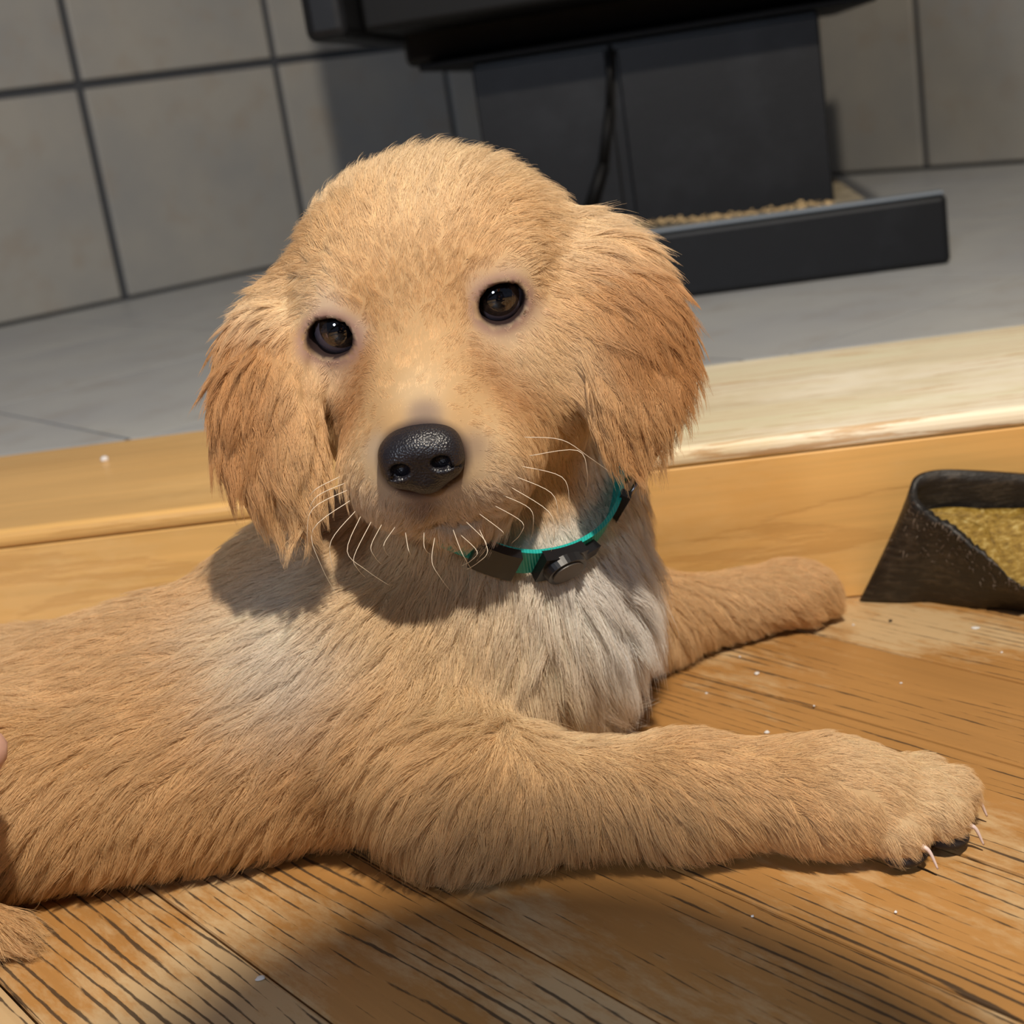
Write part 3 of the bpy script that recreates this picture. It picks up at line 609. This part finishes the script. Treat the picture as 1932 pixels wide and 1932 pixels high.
for (a, b, c_) in WH:
    h_ = bvh.ray_cast(Vector(CAM), Vector(ray(*a))); p0 = np.array(h_[0]) if h_[0] is not None else P(*a, .44)
    d0 = float((p0 - CAM) @ Fv)
    if d0 > .452: d0 = .446; p0 = P(*a, d0)
    tube('whisker', [p0, P(*b, d0 - .006), P(.5 * (b[0] + c_[0]) + .12 * (b[0] - a[0]), .5 * (b[1] + c_[1]) + 4, d0 - .004), P(*c_, d0 + .004)], .00012, .00004, puppy, m_wh, 5)
# ---- claws and pads of the near paw
m_claw = plain('claw_horn', srgb(226, 206, 200), .3); m_pad = plain('paw_pad', srgb(44, 40, 42), .7)
def claw(base, tip, sag=.002): tube('claw', [base, (np.array(base) + np.array(tip)) / 2 + np.array([0, 0, sag]), tip], .0009, .0003, puppy, m_claw)
def pad(c, r):
    bm = bmesh.new(); bmesh.ops.create_uvsphere(bm, u_segments=20, v_segments=12, radius=1.0)
    for v_ in bm.verts: v_.co = Vector((v_.co.x * r[0], v_.co.y * r[1], v_.co.z * r[2] * (1.0 if v_.co.z > 0 else .75)))
    o = link('paw_pad', bm_mesh(bm, 'paw_pad', True), puppy, mat=m_pad); o.location = c
for bx_, by_, tx_, ty_ in ((.1035, .3865, .1068, .3838), (.1200, .3945, .1236, .3932), (.1268, .4095, .1303, .4093)): claw((bx_, by_, .009), (tx_, ty_, .0025))
pad((.0995, .3905, .0045), (.0066, .0046, .0040)); pad((.1145, .3965, .0045), (.0060, .0046, .0040)); pad((.1210, .4090, .0045), (.0054, .0046, .0040))
# ================================================================== dog collar
cu = nrm(np.cross(NN, [0, 1, 0])); cv = np.cross(NN, cu)             # cu points along the picture's right
cu = cu if cu[0] > 0 else -cu; cv = np.cross(NN, cu)
if cv[1] > 0: cv = -cv                                               # cv points to the front of the neck
def neck_sdf(p):
    d = prim(PR[0][0], PR[0][1], p)
    for kd_, D, k in PR[1:NB + 1]: d = smin(d, prim(kd_, D, p), k)
    return d
_an = np.radians(np.arange(0, 360, 4)); _rr = np.arange(.030, .060, .0005); _fit = []
for _a in _an:                                                       # the strap follows the neck, a little off the skin
    _d = math.sin(_a) * cu + math.cos(_a) * cv
    _v = np.min([neck_sdf(NC + _rr[:, None] * _d + NN * _h) for _h in (-.0055, 0, .0055)], axis=0); _in = np.nonzero(_v < .0028)[0]
    _fit.append(float(np.clip(_rr[_in[-1]] if len(_in) else .04, .0440, .0480)))
_fit = np.array(_fit); _sm = np.maximum.reduce([np.roll(_fit, k) for k in range(-2, 3)])
for _ in range(6): _sm = np.maximum((np.roll(_sm, 1) + _sm * 2 + np.roll(_sm, -1)) / 4, _fit)
def ringp(a, r=0.0, h=0.0):
    R_ = np.interp(math.degrees(a) % 360, np.arange(0, 364, 4), np.r_[_sm, _sm[0]]) + r
    return NC + R_ * (math.sin(a) * cu + math.cos(a) * cv) + NN * h
def band(name, a0, a1, width, thick, parent, mat, r0=0.0, seg=40):
    V, Fc = [], []
    for i in range(seg + 1):
        a = a0 + (a1 - a0) * i / seg
        for r, h in ((r0, -width / 2), (r0 + thick, -width / 2), (r0 + thick, width / 2), (r0, width / 2)): V.append(ringp(a, r, h))
    for i in range(seg):
        for j in range(4): Fc.append((i * 4 + j, i * 4 + (j + 1) % 4, i * 4 + 4 + (j + 1) % 4, i * 4 + 4 + j))
    Fc += [(3, 2, 1, 0), (seg * 4, seg * 4 + 1, seg * 4 + 2, seg * 4 + 3)]
    me = mesh_from(V, Fc, name); bm = bmesh.new(); bm.from_mesh(me); bmesh.ops.recalc_face_normals(bm, faces=bm.faces); bm.to_mesh(me); bm.free()
    return link(name, me, parent, mat=mat)
collar = link('dog_collar', None, label='teal nylon collar with black buckle round the puppy\'s neck', category='collar')
mw = N('teal_webbing'); v = mw.coord(); wv = mw.add('ShaderNodeTexWave'); wv.inputs['Scale'].default_value = 320; mw.l(v, wv.inputs['Vector']); mw.bump(wv.outputs['Fac'], .4, .0005)
m_teal = mw.set(srgb(20, 168, 160), .38, spec=.5); m_blk = plain('black_plastic', srgb(22, 22, 25), .32); m_disc = plain('grey_disc', srgb(72, 66, 60), .45); m_ring = plain('steel_ring', srgb(150, 150, 155), .25, metal=1.0)
band('strap', -math.pi, math.pi, .0105, .0016, collar, m_teal, 0, 90)
A_ = lambda d: math.radians(d)
band('keeper', A_(5), A_(22), .0118, .0036, collar, m_blk, .0012, 12)
bk = band('buckle', A_(31), A_(50), .0112, .0042, collar, m_blk, .0010, 16)
ctr = ringp(A_(41), .0058); out = nrm(ringp(A_(41), .01) - ringp(A_(41), 0)); tg = nrm(ringp(A_(43)) - ringp(A_(39)))
for nm, rr, hh, mt in (('buckle_housing', 1.0, .0030, m_blk), ('buckle_disc', .78, .0042, m_disc)):
    bm = bmesh.new(); bmesh.ops.create_cone(bm, cap_ends=True, segments=36, radius1=1, radius2=.92, depth=1)
    M4 = Matrix((tuple(tg) + (0,), tuple(NN) + (0,), tuple(out) + (0,), (0, 0, 0, 1))).transposed()
    for v_ in bm.verts: v_.co = M4 @ Vector((v_.co.x * .0082 * rr, v_.co.y * .0066 * rr, v_.co.z * hh)) + Vector(ctr)
    link(nm, bm_mesh(bm, nm), bk, mat=mt)
band('clasp_arm', A_(50), A_(59), .0046, .0034, collar, m_blk, .0016, 8)
band('slider', A_(84), A_(88), .0130, .0036, collar, m_blk, .0008, 4)
rc = [ringp(A_(95) + .09 * math.cos(t_), .004 + .004 * math.sin(t_) * .4, .0065 * math.sin(t_)) for t_ in np.linspace(0, 2 * math.pi, 15)]
tube('leash_ring', rc, .0009, .0009, collar, m_ring)

# ================================================================== hoof chew stuffed with filling
hoof = link('hoof_chew', None, label='black hollow hoof dog chew with amber filling beside the hearth step', category='dog chew')
def onY(px, py, y): d = ray(px, py); return CAM + d * (y / d[1])
RIM = [(2080, 915, .590), (2000, 900, .596), (1932, 893, .600), (1845, 887, .602), (1770, 886, .603), (1728, 898, .601), (1716, 925, .597), (1722, 948, .591), (1750, 972, .585), (1785, 992, .580), (1815, 1016, .576), (1850, 1042, .571), (1890, 1075, .566), (1932, 1108, .562), (2000, 1140, .558), (2070, 1150, .555)]
rim = np.array([onY(*q) for q in RIM])
BOT = [(.262, .600), (.240, .604), (.222, .6085), (.199, .6115), (.178, .6142), (.160, .6165), (.1495, .6180), (.1458, .6140), (.1535, .6085), (.1630, .6035), None, None, None, None, (.221, .556), (.243, .552)]
GP = {10: (1750, 1136), 11: (1800, 1143), 12: (1850, 1149), 13: (1900, 1151)}
bot = np.array([(*b, .0003) if b else (*onz(*GP[i], .0003)[:2], .0003) for i, b in enumerate(BOT)])
def loft(rings, close_top=None):
    n = len(rings[0]); V = [tuple(p) for r in rings for p in r]; Fc = []
    for i in range(len(rings) - 1):
        for j in range(n): Fc.append((i * n + j, i * n + (j + 1) % n, (i + 1) * n + (j + 1) % n, (i + 1) * n + j))
    return V, Fc
def resample(r, m):                                 # closed loop, Catmull-Rom
    n = len(r); out = []
    for i in range(n):
        p0, p1, p2, p3 = r[i - 1], r[i], r[(i + 1) % n], r[(i + 2) % n]
        for k in range(m): t = k / m; out.append(.5 * ((2 * p1) + (p2 - p0) * t + (2 * p0 - 5 * p1 + 4 * p2 - p3) * t * t + (3 * p1 - p0 - 3 * p2 + p3) * t ** 3))
    return np.array(out)
rs, bs = resample(rim, 6), resample(bot, 6); cen_r, cen_b = rs.mean(0), bs.mean(0)
front = np.zeros(len(rs)); front[7 * 6:15 * 6] = 1; rs[:, 2] += front * rng.normal(0, .0007, len(rs))
bs[:, 2] = .0003
inn = lambda r, c, d: r + np.array([nrm(np.r_[(c - p)[:2], 0]) for p in r]) * d
rin, bin_ = inn(rs, cen_r, .0032), inn(bs, cen_b, .0045); bin_[:, 2] = .002
rings = [bs + (rs - bs) * t + np.r_[0, 0, 0] for t in (0, .04, .2, .4, .6, .8, .95, 1.0)] + [rin + (bin_ - rin) * t for t in (0.0, .1, .3, .6, 1.0)]
V, Fc = loft(rings); n_ = len(rs); Fc.append(tuple(range(n_ - 1, -1, -1))); Fc.append(tuple(range((len(rings) - 1) * n_, len(rings) * n_)))
me = mesh_from(V, Fc, 'shell', True)
mh = N('dark_horn'); v = mh.coord(); n1 = mh.noise(v, 60, 5, .7); n2 = mh.noise(mh.mapping(v, (120, 120, 500)), 1.0, 4, .7)
mh.bump(mh.math('ADD', n1, n2), .5, .0012); m_horn = mh.set(mh.mix(mh.math('MULTIPLY', mh.ramp(mh.math('ADD', mh.math('MULTIPLY', n1, .5), mh.math('MULTIPLY', n2, .5)), [(.5, (0, 0, 0)), (.68, (1, 1, 1))]), .5), srgb(34, 31, 29), srgb(104, 94, 82)), .45, spec=.45)
link('shell', me, hoof, mat=m_horn)
fr = inn(rs, cen_r, .0050); fb = inn(bs, cen_b, .0100); fb[:, 2] = .0025
lvl = np.where(front > 0, .90, .70); top = fb + (fr - fb) * lvl[:, None]
mid = top.mean(0) + np.array([0, 0, .0035]); rr = [fb, fb + (top - fb) * .5, top]
for t in (.15, .35, .55, .75, .9): rr.append(top + (mid - top) * t + np.c_[np.zeros((n_, 2)), .0022 * math.sin(t * 3.1) + rng.normal(0, .0004, n_)])
V, Fc = loft(rr); Fc.append(tuple(range((len(rr) - 1) * n_, len(rr) * n_)))
mf = N('amber_filling'); v = mf.coord(); n1 = mf.noise(mf.mapping(v, (260, 260, 700)), 1.0, 5, .7); mf.bump(n1, .7, .002)
m_fill = mf.set(mf.ramp(n1, [(.35, srgb(120, 92, 30)), (.55, srgb(168, 136, 58)), (.72, srgb(216, 196, 130))]), .4, spec=.5)
link('filling', mesh_from(V, Fc, 'filling', True), hoof, mat=m_fill, label='amber crumbly filling')
# chewed fibres along the torn lip
bm = bmesh.new()
for i in range(170):
    k = rng.integers(7 * 6, 13 * 6); p = rs[k] + (bs[k] - rs[k]) * rng.random() ** 2 * .45; o_ = nrm(np.array([-.2, -1, .25]) + rng.normal(0, .4, 3)); tip = p + o_ * .0022 * rng.uniform(.5, 1.5) + np.array([0, 0, -.0018 * rng.random()])
    s_ = np.cross(o_, rng.normal(0, 1, 3)); s_ = nrm(s_) * .00022; q = [bm.verts.new(tuple(x)) for x in (p + s_, p - s_, p + np.cross(o_, s_), tip)]
    for f3 in ((0, 1, 3), (1, 2, 3), (2, 0, 3)): bm.faces.new([q[j] for j in f3])
fb_ = link('fibres', bm_mesh(bm, 'fibres'), hoof, mat=plain('horn_fibre', srgb(112, 96, 82), .7)); fb_['kind'] = 'stuff'

# ================================================================== crumbs and sawdust
m_crumb = plain('crumb_white', srgb(226, 224, 222), .8); m_dk = plain('crumb_dark', srgb(58, 46, 36), .9)
def crumb(px, py, z, r, label, mat=m_crumb, flat=.6, group=None):
    bm = bmesh.new(); bmesh.ops.create_icosphere(bm, subdivisions=2, radius=1.0)
    for v_ in bm.verts: k = 1 + .25 * math.sin(v_.co.x * 3 + px) * math.cos(v_.co.y * 4 + py) + random.uniform(-.1, .1); v_.co = Vector((v_.co.x * r * k, v_.co.y * r * .8 * k, v_.co.z * r * flat * k))
    o = link('crumb', bm_mesh(bm, 'crumb', True), label=label, category='crumb', mat=mat, group=group or 'crumbs on the floor and step')
    q = onz(px, py, z); o.location = (q[0], q[1], z + r * flat * .8); o.rotation_euler = (0, 0, random.random() * 6)
crumb(198, 871, HZ, .0022, 'white crumb on the honey oak tread left of the puppy', flat=.8)
crumb(492, 1848, 0, .0016, 'pale flake on the floor at the edge of the big shadow', flat=.35)
crumb(1680, 1173, 0, .0009, 'dark speck on the floor just below the hoof chew', m_dk)
crumb(1447, 1384, 0, .0010, 'white crumb on the floor touching the near foreleg\'s upper edge')
crumb(1428, 1272, 0, .0012, 'white crumb cluster on the dark streak below the far foreleg', flat=.4)
crumb(1840, 1186, 0, .0018, 'whitish smear of crumb on the boards in front of the hoof', flat=.2)
for q in ((1396, 1240), (1536, 1333), (1333, 1309), (1655, 1405), (1890, 1232), (1610, 1180), (1700, 1290), (1420, 1730), (1690, 1722)): crumb(*q, 0, .00055, 'tiny pale speck scattered on the open floorboards right of the puppy', group='tiny specks')
bm = bmesh.new()
for i in range(600):
    x = CX + rng.uniform(-.19, .125); c = Vector((x, .052 + float(np.clip(rng.normal(0, .010), -.022, .022)), HZ + .0485 + abs(rng.normal(0, .0010)) + .003 * math.exp(-((x - CX - .0) / .02) ** 2)))
    r = bmesh.ops.create_cube(bm, size=.0013 * rng.uniform(.5, 1.6)); bmesh.ops.transform(bm, matrix=Matrix.Translation(c) @ Matrix.Rotation(rng.random() * 6, 4, 'Z') @ Matrix.Rotation(rng.random() * 2, 4, 'X') @ Matrix.Diagonal((1.6, .8, .35, 1)), verts=r['verts'])
sd = link('sawdust', bm_mesh(bm, 'sawdust'), label='pale wood dust and chips lying along the stove pedestal', category='sawdust', kind='stuff', mat=plain('wood_chips', srgb(206, 176, 128), .9))
sd.location = stove.location; sd.rotation_euler = stove.rotation_euler

# ================================================================== the person taking the picture, kneeling low behind the camera
PR_dog = list(PR); PR.clear()
def _plain_sdf(p):
    d = prim(PR[0][0], PR[0][1], p)
    for kd_, D, k in PR[1:]: d = smin(d, prim(kd_, D, p), k)
    return d
def pc(a, b, r1, r2, k=.03): cone(a, b, r1, r2, k)
HC = np.array([.074, .075, .500])
ell(HC, (.070, .085, .090), k=.02); ell(HC + [0, .045, -.045], (.050, .045, .055), k=.03); ell(HC + [0, .088, -.018], (.011, .014, .018), k=.012)
ell(HC + [-.07, .0, -.01], (.010, .018, .028), k=.006); ell(HC + [.07, .0, -.01], (.010, .018, .028), k=.006)
pc(HC + [0, -.03, -.05], (.07, -.08, .44), .05, .055)
pc((-.07, -.15, .40), (.21, -.15, .40), .06, .06, .05); pc((.07, -.15, .37), (.07, -.40, .25), .12, .115, .06); pc((.07, -.40, .25), (.07, -.62, .18), .115, .12, .06)
for s in (-1, 1):
    pc((.07 + .09 * s, -.62, .17), (.07 + .15 * s, -.34, .085), .075, .060, .04); pc((.07 + .15 * s, -.34, .075), (.07 + .12 * s, -.77, .055), .055, .042, .03); pc((.07 + .12 * s, -.77, .050), (.07 + .12 * s, -.92, .035), .035, .028, .02)
pc((.21, -.15, .40), (.28, -.14, .17), .045, .038); pc((.28, -.14, .17), (.090, -.062, .170), .036, .024)             # arm that holds the phone
pc((-.07, -.15, .40), (-.36, .06, .20), .046, .038); pc((-.36, .06, .20), (-.240, .345, .1115), .036, .023)         # arm that strokes the puppy
def hand(w, d, up_, side, lens=(.040, .046, .043, .034), curl=.5, scale=1.0):
    w, d = np.asarray(w, float), nrm(d); up_ = nrm(np.asarray(up_) - d * (np.asarray(up_) @ d)); x = np.cross(d, up_) * side
    pc(w, w + d * .05, .020, .018, .012); pc(w + d * .02 - x * .016, w + d * .060 - x * .022, .012, .011, .01); pc(w + d * .02 + x * .016, w + d * .060 + x * .020, .012, .011, .01)
    for i, L in enumerate(lens):
        a = w + d * .062 + x * (-.024 + .0165 * i); b = a + d * L * .5 - up_ * .004; c = b + nrm(d - up_ * curl) * L * .5; pc(a - d * .012, a, .0088, .0086, .004); pc(a, b, .0086, .0078, .002); pc(b, c, .0078, .0064, .002)
    a = w + d * .012 - x * .022; b = a + nrm(d * .6 - x * .8) * .026; c = b + nrm(d * .9 - x * .2) * .024; pc(a, b, .012, .0095, .006); pc(b, c, .0095, .0078, .002)
hand((-.2378, .351, .1095), (.066, .084, -.036), (-.2, .2, .95), 1)
hand((.088, -.062, .172), (-.62, .10, .50), (.3, -.9, .3), -1, curl=.9)
PV, PQ = surface_nets(np.array([-.44, -1.0, .0]), np.array([.42, .50, .62]), .0034, lambda p: _plain_sdf(p))
PR.clear(); PR.extend(PR_dog)
PV[:, 2] = np.maximum(PV[:, 2], .001)

person = link('person', None, label='person in dark jumper kneeling behind the camera with one hand on the puppy', category='person')
pme = mesh_from(PV, [tuple(int(i) for i in q) for q in PQ], 'body', True)
m_skin2 = plain('hand_skin', srgb(222, 176, 158), .5); m_jump = plain('dark_jumper', srgb(44, 48, 60), .9); m_hair = plain('brown_hair', srgb(58, 42, 32), .6); m_trs = plain('blue_trousers', srgb(40, 52, 78), .9)
for m_ in (m_skin2, m_jump, m_hair, m_trs): pme.materials.append(m_)
pc_ = np.array([PV[q].mean(0) for q in PQ])
mi_ = np.ones(len(PQ), np.int32); mi_[pc_[:, 1] < -.50] = 3
mi_[(pc_[:, 1] > .335) | (np.linalg.norm(pc_ - np.array([.03, -.03, .22]), axis=1) < .075)] = 0
hd = np.linalg.norm(pc_ - HC, axis=1) < .135; mi_[hd] = 0; mi_[hd & (((pc_[:, 2] > HC[2] + .035)) | (pc_[:, 1] < HC[1] - .015)) & (pc_[:, 2] > HC[2] - .06)] = 2
pme.polygons.foreach_set('material_index', mi_); pme.update()
link('body', pme, person)
phone = link('phone', None, label='slim black phone held up in front of the person', category='phone')
def bxp(name, x0, x1, y0, y1, z0, z1, mat, bev):
    o = link(name, box_mesh(name, x0, x1, y0, y1, z0, z1, bev, 3), phone, mat=mat); return o
bxp('case', -.036, .036, -.0125, -.0045, -.085, .060, m_blk, .003); bxp('screen', -.033, .033, -.0131, -.0126, -.081, .056, plain('screen_glass', srgb(12, 12, 14), .05), .0001)
phone.location = CAM; phone.rotation_euler = (-TH, RO, 0)
